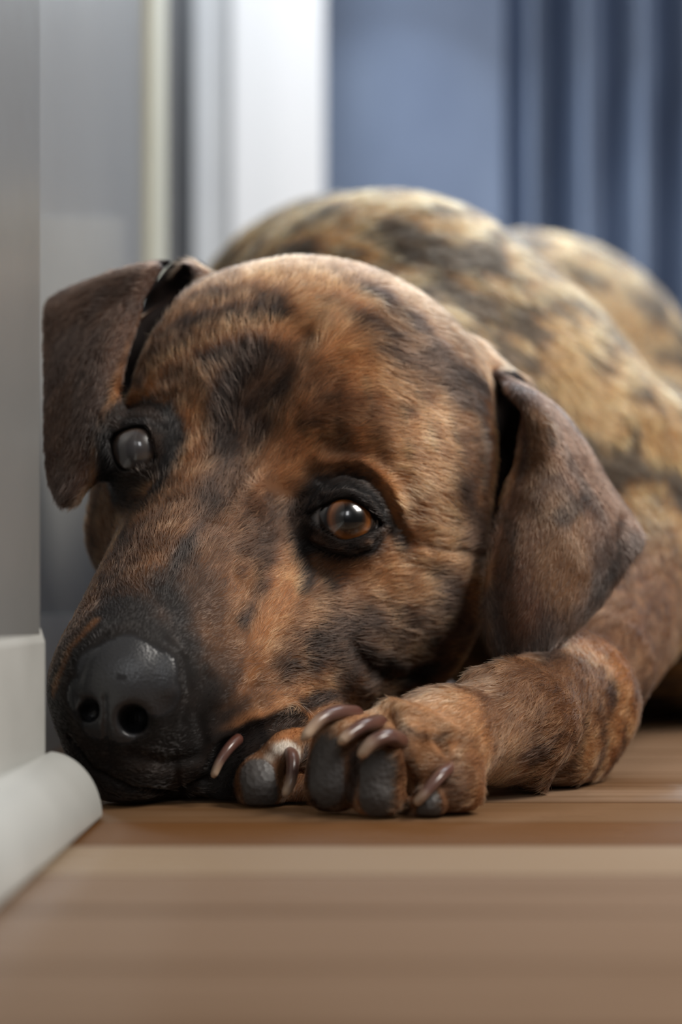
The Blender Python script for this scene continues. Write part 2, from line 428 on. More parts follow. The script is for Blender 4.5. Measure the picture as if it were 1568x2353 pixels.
# nothing below the floor line
def surface_nets(F, gx, gy, gz):
    nx, ny, nz = F.shape; ins = F < 0
    cell = np.zeros((nx-1, ny-1, nz-1), np.uint8)
    for i in (0, 1):
        for j in (0, 1):
            for k in (0, 1):
                cell += ins[i:nx-1+i, j:ny-1+j, k:nz-1+k]
    act = np.argwhere((cell > 0) & (cell < 8)); del cell
    idx = np.full((nx-1, ny-1, nz-1), -1, np.int32); idx[tuple(act.T)] = np.arange(len(act), dtype=np.int32)
    acc = np.zeros((len(act), 3)); cnt = np.zeros(len(act))
    G = (gx.astype(float), gy.astype(float), gz.astype(float))
    cor = [(i, j, k) for i in (0, 1) for j in (0, 1) for k in (0, 1)]
    for a in range(8):
        for ax in range(3):
            if cor[a][ax] == 1: continue
            b = list(cor[a]); b[ax] = 1
            pa = act+np.array(cor[a]); pb = act+np.array(b)
            fa = F[tuple(pa.T)].astype(float); fb = F[tuple(pb.T)].astype(float)
            m = (fa < 0) != (fb < 0); t = np.where(m, fa/(fa-fb+1e-12), 0)
            for d in range(3):
                ca_ = G[d][pa[:, d]]; cb_ = G[d][pb[:, d]]
                acc[:, d] += np.where(m, ca_+(cb_-ca_)*t, 0)
            cnt += m
    V = acc/cnt[:, None]
    Q = []
    for ax in range(3):
        sl0 = [slice(1, -1)]*3; sl1 = [slice(1, -1)]*3
        sl0[ax] = slice(0, -1); sl1[ax] = slice(1, None)
        A_ = ins[tuple(sl0)]; B_ = ins[tuple(sl1)]
        e = np.argwhere(A_ != B_); flip = B_[tuple(e.T)]
        base = e.copy()
        o = [d for d in range(3) if d != ax]
        base[:, o[0]] += 1; base[:, o[1]] += 1
        def ci(da, db):
            q_ = base.copy(); q_[:, o[0]] += da; q_[:, o[1]] += db
            return idx[tuple(q_.T)]
        q_ = np.stack([ci(-1, -1), ci(0, -1), ci(0, 0), ci(-1, 0)], 1)
        if ax == 1: flip = ~flip
        q_[flip] = q_[flip][:, ::-1]
        Q.append(q_)
    Q = np.vstack(Q); Q = Q[(Q >= 0).all(1)]
    return V, Q
# flatten against the floor, wall and baseboard
s_ = window((-1, 0, -1), (1, 2, 0.0016)); FLD[s_] = np.maximum(FLD[s_], 0.0012-coords(s_)[2])
DV, DF = surface_nets(FLD, gx, gy, gz)
print('dog verts', len(DV), 'grid', FLD.shape)
del FLD

# ------------------------------------------------------------------ strokes laid on the surface: relief and coat pattern
tri = DF
bvh = BVHTree.FromPolygons(DV.tolist(), DF.tolist(), epsilon=0.0)
EYE0 = Vector((0, 0, CH))
def hit(px, py):
    d = Vector(P(px, py, 1.0))-EYE0
    r = bvh.ray_cast(EYE0, d.normalized())
    return np.array(r[0]) if r[0] is not None and r[0].y < 1.6 else None
def poly(pts, step=12):
    out = []
    pts = [np.array(p, float) for p in pts]
    for a, b in zip(pts[:-1], pts[1:]):
        n = max(1, int(np.linalg.norm(b-a)/step))
        for i in range(n): out.append(a+(b-a)*i/n)
    out.append(pts[-1]); H = [hit(*p) for p in out]
    return np.array([h for h in H if h is not None])
def weight(pts, rpx, V=None, taper=False):
    """(vertex indices, 0..1 falloff) round the surface line through picture points"""
    V = DV if V is None else V
    L = poly(pts, max(4, rpx*0.4)); D = L[:, 1].mean(); r = rpx*D/FPX
    lo = L.min(0)-r*2.2; hi = L.max(0)+r*2.2
    ix = np.where(((V > lo) & (V < hi)).all(1))[0]
    if len(ix) == 0: return ix, np.zeros(0)
    best = np.full(len(ix), 1e9)
    X = V[ix]
    for j, p in enumerate(L):
        k = 1.0
        if taper: u = j/max(1, len(L)-1); k = 0.35+0.65*math.sin(math.pi*min(max(u, .04), .96))
        d = ((X-p)**2).sum(1)/(k*k); best = np.minimum(best, d)
    return ix, np.exp(-best/(r*r))
def normals(V, F):
    a = V[F[:, 2]]-V[F[:, 0]]; b = V[F[:, 3]]-V[F[:, 1]]; n = np.cross(a, b)
    N = np.zeros_like(V)
    for c in range(4):
        for d in range(3): N[:, d] += np.bincount(F[:, c], n[:, d], len(V))
    return N/(np.linalg.norm(N, axis=1, keepdims=True)+1e-12)
DN = normals(DV, DF)
print('normals out', float((DN*(DV-DV.mean(0))).sum(1).mean()))
# smooth a little so voxel steps vanish
def smooth_mesh(V, F, it, lam=0.5):
    E = np.vstack([F[:, [0, 1]], F[:, [1, 2]], F[:, [2, 3]], F[:, [3, 0]]])
    deg = np.bincount(E.ravel(), minlength=len(V))[:, None].astype(float)
    for _ in range(it):
        A = np.zeros_like(V)
        for d in range(3):
            A[:, d] = np.bincount(E[:, 0], V[E[:, 1], d], len(V))+np.bincount(E[:, 1], V[E[:, 0], d], len(V))
        V = V+lam*(A/np.maximum(deg, 1)-V)
    return V
DV = smooth_mesh(DV, DF, 2)
relief = [
 ([(238, 1600), (242, 1680), (246, 1760)], 6, -.0014),
 
 ([(735, 1105), (780, 1086), (840, 1096), (880, 1128), (908, 1180), (932, 1240)], 10, -.0024),
 ([(745, 1068), (830, 1068), (885, 1105), (922, 1165)], 17, .0026),
 ([(735, 1150), (760, 1128), (800, 1118), (845, 1132), (878, 1170)], 7, -.0010),
 ([(745, 1138), (790, 1128), (840, 1146), (866, 1180)], 8, .0012),
 ([(700, 1245), (740, 1270), (800, 1284), (860, 1265), (900, 1225)], 9, -.0012),
 ([(720, 1240), (760, 1258), (800, 1262), (845, 1245)], 9, .0012),
 ([(250, 962), (300, 935), (350, 932), (405, 922)], 11, -.0004),
 ([(245, 945), (290, 918), (350, 910), (410, 905)], 18, .0006),
 ([(258, 990), (298, 958), (345, 958), (378, 985)], 8, -.0006),
 ([(400, 960), (408, 1000), (395, 1060)], 26, -.0005),
 ([(690, 780), (640, 860), (590, 950), (540, 1080), (480, 1190)], 38, -.0030),
 ([(700, 960), (780, 960), (860, 1000)], 70, .0030),
 ([(470, 880), (430, 940)], 50, .0020),
 ([(640, 1120), (600, 1240), (560, 1330)], 34, -.0026),
 ([(935, 1242), (1020, 1262), (1110, 1275)], 11, -.0014),
 ([(940, 1300), (1020, 1330), (1080, 1360)], 26, -.0012),
 ([(815, 1490), (850, 1535), (905, 1560), (960, 1550)], 26, -.0022),
 ([(780, 1500), (800, 1555), (850, 1590)], 22, .0006),
 ([(640, 1420), (560, 1500), (500, 1600)], 34, .0016),
 ([(480, 1560), (455, 1640), (470, 1720)], 16, -.0010),
 ([(380, 1470), (425, 1520), (440, 1590), (420, 1660)], 14, -.0009),
 ([(180, 1560), (200, 1500), (240, 1460)], 14, -.0008),
 ([(400, 1500), (395, 1580)], 30, .0020),
 ([(300, 1735), (380, 1755), (460, 1740)], 16, -.0012),
 ([(160, 1700), (210, 1770), (300, 1815), (400, 1825), (470, 1790)], 9, -.0030),
 ([(700, 1090), (640, 1150)], 26, -.0014),
 ([(1060, 1560), (1160, 1530), (1260, 1490)], 30, .0020),
 ([(880, 1610), (980, 1640), (1040, 1680)], 22, .0020),
 ([(1000, 1700), (1040, 1740), (1060, 1700)], 14, -.0016),
 ([(900, 1640), (930, 1700), (950, 1790), (950, 1850)], 11, -.0026),
 ([(1150, 1080), (1250, 1150), (1330, 1300)], 30, .0010),
 ([(1430, 1180), (1425, 1240), (1440, 1290)], 14, -.0014),
]
for pts, r, amp in relief:
    ix, w_ = weight(pts, r); DV[ix] += DN[ix]*(w_*amp)[:, None]
DV[:, 2] = np.maximum(DV[:, 2], 0.0008)
DN = normals(DV, DF)
NV = len(DV)

# value noise
_tab = rng.random((64, 64, 64)).astype(np.float32)
def vnoise(p):
    i = np.floor(p).astype(int); f = p-i; f = f*f*(3-2*f); i &= 63; j = (i+1) & 63
    g = lambda a, b, c: _tab[a, b, c]
    x0, y0, z0 = i.T; x1, y1, z1 = j.T; fx, fy, fz = f.T
    return ((g(x0,y0,z0)*(1-fx)+g(x1,y0,z0)*fx)*(1-fy)+(g(x0,y1,z0)*(1-fx)+g(x1,y1,z0)*fx)*fy)*(1-fz)+((g(x0,y0,z1)*(1-fx)+g(x1,y0,z1)*fx)*(1-fy)+(g(x0,y1,z1)*(1-fx)+g(x1,y1,z1)*fx)*fy)*fz
def fbm(p, o=3):
    a = 0; s_ = 0
    for k in range(o): a = a+vnoise(p*(2**k)+17.3*k)*0.5**k; s_ += 0.5**k
    return a/s_

TAN = np.array([.39, .200, .098]); ORG = np.array([.27, .112, .044]); DRK = np.array([.014, .010, .009])
EAR = np.array([.048, .024, .015]); GRY = np.array([.060, .054, .052]); BLK = np.array([.0045, .004, .004])
warp = np.stack([fbm(DV*22+3), fbm(DV*22+31), fbm(DV*22+57)], 1)-0.5
q_ = DV+warp*0.020
col = TAN[None]*np.ones((NV, 1))
def lay(w_, c): 
    global col
    col = col*(1-w_[:, None])+np.asarray(c)*w_[:, None]
ss = lambda a, b, x: (lambda t: t*t*(3-2*t))(np.clip((x-a)/(b-a), 0, 1))
lay(0.7*ss(.35, .65, fbm(q_*14+5)), ORG)
# brindle on body and leg: broken bars across the trunk
# face: browner in the middle of the forehead and down the muzzle
hdm = 1-ss(.70, .76, DV[:, 1])
lay(hdm*0.80*ss(.32, .56, fbm(q_*np.array([34, 34, 22])+63, 3)), np.array([.085, .040, .021]))
isbody = ss(.70, .76, DV[:, 1])
band = fbm(q_*np.array([64, 92, 70])+9, 3)
blot = fbm(q_*np.array([66, 66, 66])+40, 2)
lay(isbody*0.9, np.array([.27,.145,.055]))
lay(isbody*0.95*ss(.46, .57, band*0.5+blot*0.5+0.015), np.array([.026, .020, .015]))
def paint(lst, c, k=1.0, noise=0.5, nscale=90, wide=1.35):
    W = np.zeros(NV)
    for pts, r, a in lst:
        ix, w_ = weight(pts, r*wide); W[ix] = np.maximum(W[ix], w_*a)
    nz = fbm(q_*nscale+70, 3)
    W = np.clip(W*(1+noise*(nz-0.5)*2.4), 0, 1)
    W = ss(.10, .95, W)*k
    lay(W, c); return W
# leg
legm = ss(.0, .02, DV[:, 0]-0.05)*(1-ss(.12, .15, DV[:, 2]))*(1-ss(.66, .72, DV[:, 1]))
lay(legm*0.7*ss(.54, .62, fbm(q_*np.array([70, 70, 40])+19, 3)), DRK*2)
# tan / orange brights on the face
bright = [([(430, 960), (445, 1030), (430, 1100)], 24, .9), ([(700, 960), (620, 1060), (540, 1150), (490, 1230)], 34, .8), ([(700, 1010), (640, 1090)], 40, .8),
 ([(655, 1290), (645, 1380), (600, 1470), (560, 1560)], 36, .9), ([(340, 880), (400, 830), (480, 800), (580, 770), (680, 760)], 20, .9), ([(560, 640), (700, 640), (820, 690)], 30, .8),
 ([(780, 800), (830, 860)], 50, .8), ([(820, 1000), (860, 1080), (915, 1160)], 20, 1), ([(330, 1440), (260, 1450), (160, 1500)], 16, .8), ([(520, 1680), (600, 1640)], 18, .6), ([(480, 1240), (520, 1330)], 40, .6)]
paint(bright, ORG*1.15, .75)
dark = [
 ([(360, 790), (420, 755), (480, 735), (570, 722), (640, 720)], 17, .95), ([(600, 694), (640, 690)], 16, .8), ([(400, 700), (460, 685), (520, 680)], 12, .6),
 ([(310, 870), (350, 830), (420, 790)], 16, .7), ([(480, 840), (530, 815), (580, 812)], 22, .95), ([(560, 800), (610, 830), (650, 850)], 34, .75),
 ([(575, 850), (528, 917), (506, 970), (524, 1020), (517, 1073), (482, 1163)], 30, .95), ([(651, 850), (629, 895), (607, 962), (571, 1029)], 24, .9),
 ([(590, 900), (560, 980)], 34, .8), ([(700, 975), (725, 945), (750, 925)], 22, .85), ([(482, 1163), (440, 1240), (400, 1300)], 16, .8),
 ([(840, 870), (852, 930), (850, 975)], 9, .75), ([(875, 940), (885, 1000)], 8, .7), ([(925, 940), (935, 1000), (940, 1050)], 10, .85), ([(800, 920), (815, 990), (820, 1030)], 8, .55),
 ([(960, 900), (985, 960), (1000, 1030)], 10, .6), ([(1040, 960), (1060, 1040)], 12, .6),
 ([(860, 670), (930, 720), (990, 790), (1050, 850), (1110, 890)], 34, .85), ([(900, 780), (960, 830), (1030, 890), (1090, 930)], 40, .9), ([(1090, 930), (1120, 1020), (1110, 1120)], 26, .8),
 ([(1060, 1110), (1095, 1200), (1110, 1290)], 32, .75), ([(760, 690), (840, 740), (880, 800)], 22, .6), ([(700, 650), (800, 655)], 10, .5),
 ([(1010, 1330), (1060, 1400), (1080, 1460)], 34, .7), ([(1000, 1560), (940, 1560), (860, 1540), (820, 1520)], 40, .95),
 ([(650, 1540), (700, 1490), (770, 1450), (850, 1430)], 30, .9), ([(690, 1530), (760, 1500), (820, 1500)], 30, .8), ([(700, 1620), (780, 1590), (830, 1580)], 18, .85),
 ([(690, 1275), (705, 1320), (700, 1350)], 20, .95), ([(740, 1300), (760, 1350)], 20, .7), ([(600, 1180), (615, 1260), (600, 1350), (560, 1430)], 18, .75), ([(880, 1380), (940, 1420), (1000, 1500)], 22, .55),
 ([(230, 1130), (215, 1200), (225, 1300), (240, 1380)], 14, .8), ([(480, 1700), (560, 1680), (620, 1655)], 12, .8), ([(600, 1560), (560, 1620), (500, 1660)], 18, .5)]
paint(dark, DRK, .96, 0.7, 110, 1.45)
eyedark = [
 ([(250, 1010), (245, 1090), (275, 1160), (330, 1160), (375, 1110)], 28, 1), ([(385, 950), (398, 1000), (388, 1060), (370, 1110)], 18, .9), ([(290, 990), (330, 965), (380, 985)], 18, .9), ([(300, 1190), (280, 1240)], 24, .8),
 ([(720, 1120), (690, 1160), (680, 1210), (690, 1250)], 36, 1), ([(640, 1150), (660, 1190)], 30, .9), ([(700, 1250), (780, 1275), (850, 1262)], 20, 1), ([(730, 1130), (790, 1118), (850, 1140), (890, 1190), (925, 1250)], 20, .95),
 ([(725, 1098), (790, 1086), (850, 1100)], 7, .95), ([(255, 952), (300, 936)], 4, .5)]
paint(eyedark, BLK*1.8, .97, 0.35)
paint([([(520, 1790), (560, 1870), (640, 1880), (740, 1850)], 40, 1), ([(705, 1730), (720, 1800), (770, 1850)], 30, .9), ([(820, 1740), (812, 1790), (800, 1840)], 20, .9), ([(560, 1700), (520, 1720)], 30, .9), ([(830, 1720), (900, 1745)], 14, .8), ([(860, 1650), (900, 1650), (960, 1690), (1010, 1700), (1040, 1680)], 12, .7)], DRK, .9, .3)  # dark toe fur, with shade painted over the far paw below
for a_, b_, r_ in LIP:  # gap under the lip painted dark to add its shade
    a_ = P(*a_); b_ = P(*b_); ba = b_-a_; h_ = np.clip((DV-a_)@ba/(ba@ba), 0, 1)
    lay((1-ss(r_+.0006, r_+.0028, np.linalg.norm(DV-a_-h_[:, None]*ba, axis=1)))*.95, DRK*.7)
paint([([(640, 1712), (660, 1692), (688, 1678)], 12, 1)], ORG*1.1, .9, .4)
paint([([(640, 1718), (665, 1710), (688, 1728)], 12, 1), ([(620, 1740)], 12, .6)], np.array([.62, .55, .47]), .9, .2)
muz = [([(120, 1640), (150, 1740), (250, 1800), (400, 1820), (480, 1780)], 60, 1), ([(180, 1480), (130, 1580)], 26, .7), ([(290, 1400), (330, 1460)], 75, 1), ([(220, 1500), (300, 1520), (400, 1540)], 70, 1), ([(230, 1640), (330, 1680), (420, 1720)], 85, 1), ([(130, 1620), (160, 1720)], 50, 1), ([(200, 1790), (320, 1830), (470, 1820)], 60, 1),
       ([(360, 1330), (400, 1400), (430, 1480)], 44, .8), ([(430, 1260), (380, 1340)], 26, .7), ([(470, 1540), (500, 1600)], 26, .6)]
paint([([(420, 1420), (480, 1250), (540, 1120)], 110, .75), ([(300, 1250), (260, 1400), (150, 1500)], 80, .7), ([(540, 1500), (480, 1650)], 60, .6), ([(560, 930), (590, 1000)], 90, .55), ([(520, 850), (620, 830)], 70, .5),
       ([(990, 830), (1080, 930), (1100, 1100), (1090, 1250)], 80, .7), ([(1000, 1400), (1080, 1480)], 80, .7), ([(800, 1480), (900, 1500)], 90, .7), ([(640, 1180), (600, 1260)], 50, .8)], np.array([.052, .031, .022]), .88, .7)
paint(muz, GRY*.28, .96, 0.3)
# ears
paint([([(745, 1134), (795, 1122), (845, 1140)], 7, .9), ([(270, 968), (310, 950), (350, 955)], 7, .8), ([(800, 1100), (850, 1115)], 5, .5)], np.array([.17, .105, .070]), .8, .6)
earmask = np.zeros(NV)
for G in (eg_near, eg_far):
    pts = G[::3, ::3].reshape(-1, 3); lo = pts.min(0)-.004; hi = pts.max(0)+.004
    ix = np.where(((DV > lo) & (DV < hi)).all(1))[0]
    bt_ = BVHTree.FromPolygons(pts.tolist(), [(a*G[::3, ::3].shape[1]+b, a*G[::3, ::3].shape[1]+b+1, (a+1)*G[::3, ::3].shape[1]+b+1, (a+1)*G[::3, ::3].shape[1]+b) for a in range(G[::3, ::3].shape[0]-1) for b in range(G[::3, ::3].shape[1]-1)])
    dd = np.array([bt_.find_nearest(Vector(v))[3] for v in DV[ix]])
    earmask[ix] = np.maximum(earmask[ix], 1-ss(.0030, .0050, dd))
paint([([(1092, 960), (1112, 1030), (1112, 1110)], 14, .8), ([(700, 1545), (780, 1560)], 12, .5)], np.array([.20, .175, .15]), .6, 1.0, 200)
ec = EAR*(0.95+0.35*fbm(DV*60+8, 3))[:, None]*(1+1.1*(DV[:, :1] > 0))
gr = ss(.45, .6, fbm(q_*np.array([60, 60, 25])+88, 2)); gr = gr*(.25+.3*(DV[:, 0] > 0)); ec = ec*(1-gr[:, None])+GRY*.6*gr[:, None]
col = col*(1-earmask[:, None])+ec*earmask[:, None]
earlow = [([(1130, 1380), (1150, 1470), (1200, 1508), (1270, 1480), (1350, 1410), (1420, 1320), (1466, 1250)], 50, .9)]
paint(earlow, np.array([.058, .047, .043]), .8, .6)
paint([([(1220, 960), (1240, 1060)], 40, .9), ([(1290, 1190), (1310, 1310)], 70, .9), ([(1225, 1100), (1190, 1250)], 26, .7)], np.array([.15, .078, .040]), .8, .9, 60)
paint([([(1340, 1140), (1290, 1190)], 24, .8), ([(1150, 1180), (1185, 1230), (1170, 1320)], 16, .7), ([(1262, 985), (1268, 1030)], 10, .7), ([(1430, 1200), (1420, 1290), (1380, 1370)], 14, .9)], np.array([.020, .015, .013]), .8, .8, 120)
col *= (1-.14*hdm)[:, None]
# fine variation
col *= (0.72+0.36*fbm(DV*420, 2))[:, None]
# bare skin: nose leather, lid rims, pads
def region(lst):
    W = np.zeros(NV)
    for pts, r, a in lst:
        ix, w_ = weight(pts, r); W[ix] = np.maximum(W[ix], w_*a)
    return W
mzd = np.linalg.norm(DV-P(275, 1640, .535), axis=1)+.010*(fbm(DV*60+4, 2)-.5)
lay((1-ss(.028, .046, mzd))*.95, GRY*.24)
paint([([(215, 1430), (160, 1490), (122, 1590)], 13, .9)], ORG*.55, .75, .5)
nose_w = region([([(215, 1530), (290, 1500), (360, 1540)], 52, 1), ([(190, 1600), (280, 1600), (370, 1600)], 50, 1), ([(215, 1670), (300, 1680)], 34, 1), ([(200, 1640), (340, 1660)], 40, 1)])
nose = nose_w > 0.45
pad_w = region([([(868, 1770), (868, 1840)], 50, 1), ([(985, 1835), (985, 1865)], 34, 1), ([(745, 1730), (745, 1810)], 50, 1)])
padf_w = region([([(590, 1780), (600, 1830)], 48, 1)])
ear_gap_shade = np.zeros(NV)
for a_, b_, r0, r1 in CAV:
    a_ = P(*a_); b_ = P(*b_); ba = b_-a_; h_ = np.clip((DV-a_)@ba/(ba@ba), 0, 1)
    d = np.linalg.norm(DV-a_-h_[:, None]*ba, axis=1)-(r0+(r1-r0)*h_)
    ear_gap_shade = np.maximum(ear_gap_shade, 1-ss(.0012, .0030, d))
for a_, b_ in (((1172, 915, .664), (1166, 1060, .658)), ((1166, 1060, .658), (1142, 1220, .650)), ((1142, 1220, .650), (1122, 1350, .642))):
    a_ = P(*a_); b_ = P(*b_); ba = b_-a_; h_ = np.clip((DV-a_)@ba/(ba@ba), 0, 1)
    ear_gap_shade = np.maximum(ear_gap_shade, 1-ss(.0125, .0165, np.linalg.norm(DV-a_-h_[:, None]*ba, axis=1)))
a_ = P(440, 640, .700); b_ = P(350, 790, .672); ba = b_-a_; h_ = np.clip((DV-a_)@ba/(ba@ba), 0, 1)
ear_gap_shade = np.maximum(ear_gap_shade, 1-ss(.0128, .0146, np.linalg.norm(DV-a_-h_[:, None]*ba, axis=1)))
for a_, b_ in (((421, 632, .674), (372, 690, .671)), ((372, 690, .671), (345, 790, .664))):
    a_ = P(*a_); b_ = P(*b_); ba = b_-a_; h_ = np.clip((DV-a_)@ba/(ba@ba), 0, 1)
    ear_gap_shade = np.maximum(ear_gap_shade, 1-ss(.0085, .0100, np.linalg.norm(DV-a_-h_[:, None]*ba, axis=1)))
lay(ear_gap_shade*.97, np.array([.006, .004, .004]))  # hairless ear hollows, painted near black to put in their shade
lid = np.zeros(NV)
for c, fwd, a_, b_ in eyes:
    d = np.linalg.norm(DV-c, axis=1); lid = np.maximum(lid, (1-ss(RE+.0010, RE+.0021, d))*(((DV-c)@fwd) > 0))
    dd_ = d+0.0030*(fbm(DV*160+c*9, 2)-.5); up_ = (DV-c)@b_
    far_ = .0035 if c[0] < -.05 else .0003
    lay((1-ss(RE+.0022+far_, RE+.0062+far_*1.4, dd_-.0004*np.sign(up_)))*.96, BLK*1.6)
pads = np.maximum(pad_w, padf_w) > 0.42
lay(ss(.3, .5, np.maximum(pad_w, padf_w)), np.array([.046, .040, .037]))
lay(ss(.3, .5, nose_w), np.array([.024, .024, .026]))
lay(lid, BLK*.6)
bare = np.clip(ss(.3, .5, np.maximum(np.maximum(pad_w, padf_w), nose_w))+lid+ss(.35, .6, ear_gap_shade), 0, 1)

# ------------------------------------------------------------------ dog object and its parts
def attr_mat(name, rough, spec=0.3, sheen=0.0, bump=0, bscale=300, coat=0.0, gain=1.0):
    k = NT(name); at = k.n('ShaderNodeAttribute', attribute_name='col')
    k.l(at.outputs['Color'], k.b.inputs['Base Color'])
    k.b.inputs['Roughness'].default_value = rough; k.b.inputs['Specular IOR Level'].default_value = spec
    k.b.inputs['Sheen Weight'].default_value = sheen; k.b.inputs['Coat Weight'].default_value = coat; k.b.inputs['Coat Roughness'].default_value = 0.3
    if bump:
        tc = k.n('ShaderNodeTexCoord'); n2 = k.n('ShaderNodeTexVoronoi', i_Scale=float(bscale)); k.l(tc.outputs['Object'], n2.inputs['Vector'])
        b = k.n('ShaderNodeBump', i_Strength=bump, i_Distance=0.0006); k.l(n2.outputs['Distance'], b.inputs['Height']); k.l(b.outputs[0], k.b.inputs['Normal'])
    return k.m
m_skin = attr_mat('dog_coat', 0.7, 0.08)
m_lth = attr_mat('nose_leather', 0.33, 0.5, 0, 0.16, 1500)
m_pad = attr_mat('pad_leather', 0.55, 0.45, 0, 0.4, 700)
facecls = np.zeros(len(DF), int)
facecls[nose[DF].mean(1) > 0.5] = 1
facecls[(pads[DF].mean(1) > 0.5) & (facecls == 0)] = 2
def submesh(name, sel, mat, parent=None, **kw):
    F = DF[sel]; used = np.unique(F); mp = np.full(NV, -1, np.int32); mp[used] = np.arange(len(used))
    o = mk(name, DV[used], mp[F], mat, parent, **kw)
    a = o.data.attributes.new('col', 'FLOAT_COLOR', 'POINT')
    c4 = np.ones((len(used), 4), np.float32); c4[:, :3] = col[used]; a.data.foreach_set('color', c4.ravel())
    o.data.normals_split_custom_set_from_vertices(DN[used].tolist())
    return o
dog = bpy.data.objects.new('dog', None); C.objects.link(dog)
dog['label'] = 'brown brindle dog lying on the wooden floor with its chin on its paws'
dog['category'] = 'dog'
body = submesh('body', facecls == 0, m_skin, dog)
submesh('nose', facecls == 1, m_lth, dog, label='dark grey leathery nose')
# pads: one part for each connected patch
pf = np.where(facecls == 2)[0]
if len(pf):
    cen = DV[DF[pf]].mean(1)
    seeds = [hit(868, 1810), hit(985, 1850), hit(745, 1770), hit(595, 1805)]
    lab = np.argmin(np.stack([np.linalg.norm(cen-s0, axis=1) for s0 in seeds]), 0)
    for i in range(4):
        sel = np.zeros(len(DF), bool); sel[pf[lab == i]] = True
        if sel.any(): submesh('paw_pad', sel, m_pad, dog, label='dark grey paw pad')

# eyes
def eye_mat(name, iris_in, iris_out, pupil, limb=0.80):
    k = NT(name); tc = k.n('ShaderNodeTexCoord'); sp_ = k.n('ShaderNodeSeparateXYZ'); k.l(tc.outputs['Object'], sp_.inputs[0])
    at = k.n('ShaderNodeAttribute', attribute_name='ring')
    nz = k.n('ShaderNodeTexNoise', i_Scale=500.0, i_Detail=4.0); k.l(tc.outputs['Object'], nz.inputs['Vector'])
    ad = k.n('ShaderNodeMath', operation='MULTIPLY_ADD', i_1=0.03); k.l(nz.outputs['Fac'], ad.inputs[0]); k.l(at.outputs['Fac'], ad.inputs[2])
    cr = k.n('ShaderNodeValToRGB'); el = cr.color_ramp.elements
    el[0].position = 0.0; el[0].color = (*pupil, 1); el[1].position = 1.0; el[1].color = (.24, .22, .21, 1)
    for p_, c_ in ((.30 if limb >= .8 else .42, pupil), (.40, iris_in), (.56, iris_out), (.66, (.010, .007, .006)), (.80, (.010, .008, .008)), (.86, (.26, .24, .23))):
        e = el.new(p_); e.color = (*c_, 1)
    if limb < .8:
        el[-1].color = (.01, .008, .008, 1); el[-2].color = (.01, .008, .008, 1)
    k.l(ad.outputs[0], cr.inputs[0]); k.l(cr.outputs[0], k.b.inputs['Base Color'])
    k.b.inputs['Roughness'].default_value = 0.25; k.b.inputs['Coat Weight'].default_value = 1.0; k.b.inputs['Coat Roughness'].default_value = 0.015
    return k.m
def eyeball(c, look, mat, label):
    look = np.asarray(look, float); look /= np.linalg.norm(look)
    up = np.array([0, 0, 1.0]); rt = np.cross(look, up); rt /= np.linalg.norm(rt); up = np.cross(rt, look)
    V = [look*RE*1.045]; ring = [0.0]; F = []; n = 64; m = 48
    for i in range(1, m):
        th = math.pi*i/m; rr_ = RE*(1+0.045*math.exp(-(th/0.42)**4))
        for j in range(n):
            ph = 2*math.pi*j/n; V.append(look*math.cos(th)*rr_+(rt*math.cos(ph)+up*math.sin(ph))*math.sin(th)*rr_); ring.append(math.sin(th) if th < math.pi/2 else 1.0)
    V.append(-look*RE); ring.append(1.0)
    for j in range(n): F.append((0, 1+j, 1+(j+1) % n))
    for i in range(m-2):
        for j in range(n): a = 1+i*n; F.append((a+j, a+n+j, a+n+(j+1) % n, a+(j+1) % n))
    a = 1+(m-2)*n
    for j in range(n): F.append((a+j, len(V)-1, a+(j+1) % n))
    o = mk('eye', np.array(V)+c, F, mat, dog, label=label)
    at = o.data.attributes.new('ring', 'FLOAT', 'POINT'); at.data.foreach_set('value', np.array(ring, np.float32))
    return o
me1 = eye_mat('brown_eye', (.022, .010, .005), (.17, .055, .011), (.003, .003, .003))
me2 = eye_mat('grey_reflection_eye', (.045, .038, .036), (.050, .034, .026), (.045, .041, .043), .5)  # grey disc colour stands in for a reflection on the cornea
eyeball(eyes[0][0], (.20, -1, .07), me1, 'amber brown eye looking at the viewer')
eyeball(eyes[1][0], (-.06, -1, .02), me2, 'eye beside the wall with a grey reflection painted in')

# claws
def claw(pts, r0, label=None, flat=0.75):
    c = spline(np.array([P(*p) for p in pts]), 18); V = []; F = []; n = 14
    t = np.gradient(c, axis=0); t /= np.linalg.norm(t, axis=1, keepdims=True)
    side = np.cross(t, (0, -1, 0)); side /= np.linalg.norm(side, axis=1, keepdims=True); dep = np.cross(t, side)
    for i in range(18):
        u = i/17; r = 1.18*r0*(1-0.42*u**1.4)*(1.0 if i < 17 else 0.55)
        if i == 17: c[i] = c[i]+t[i]*r0*0.12
        for j in range(n):
            a = 2*math.pi*j/n; V.append(c[i]+side[i]*math.cos(a)*r*flat+dep[i]*math.sin(a)*r)
    for i in range(17):
        for j in range(n): F.append((i*n+j, i*n+(j+1) % n, (i+1)*n+(j+1) % n, (i+1)*n+j))
    F.append(tuple(range(17*n, 18*n))); F.append(tuple(range(n-1, -1, -1)))
    o = mk('claw', V, F, m_claw, dog, label=label)
    at = o.data.attributes.new('along', 'FLOAT', 'POINT'); at.data.foreach_set('value', np.repeat(np.linspace(0, 1, 18), n).astype(np.float32))
kc = NT('claw_horn'); at = kc.n('ShaderNodeAttribute', attribute_name='along'); cr = kc.n('ShaderNodeValToRGB'); e = cr.color_ramp.elements
e[0].position = 0.1; e[0].color = (.075, .028, .020, 1); e[1].position = 0.95; e[1].color = (.42, .30, .21, 1); x_ = e.new(.6); x_.color = (.10, .052, .042, 1)
kc.l(at.outputs['Fac'], cr.inputs[0]); kc.l(cr.outputs[0], kc.b.inputs['Base Color']); kc.b.inputs['Roughness'].default_value = 0.28; kc.b.inputs['Subsurface Weight'].default_value = 0.0
m_claw = kc.m
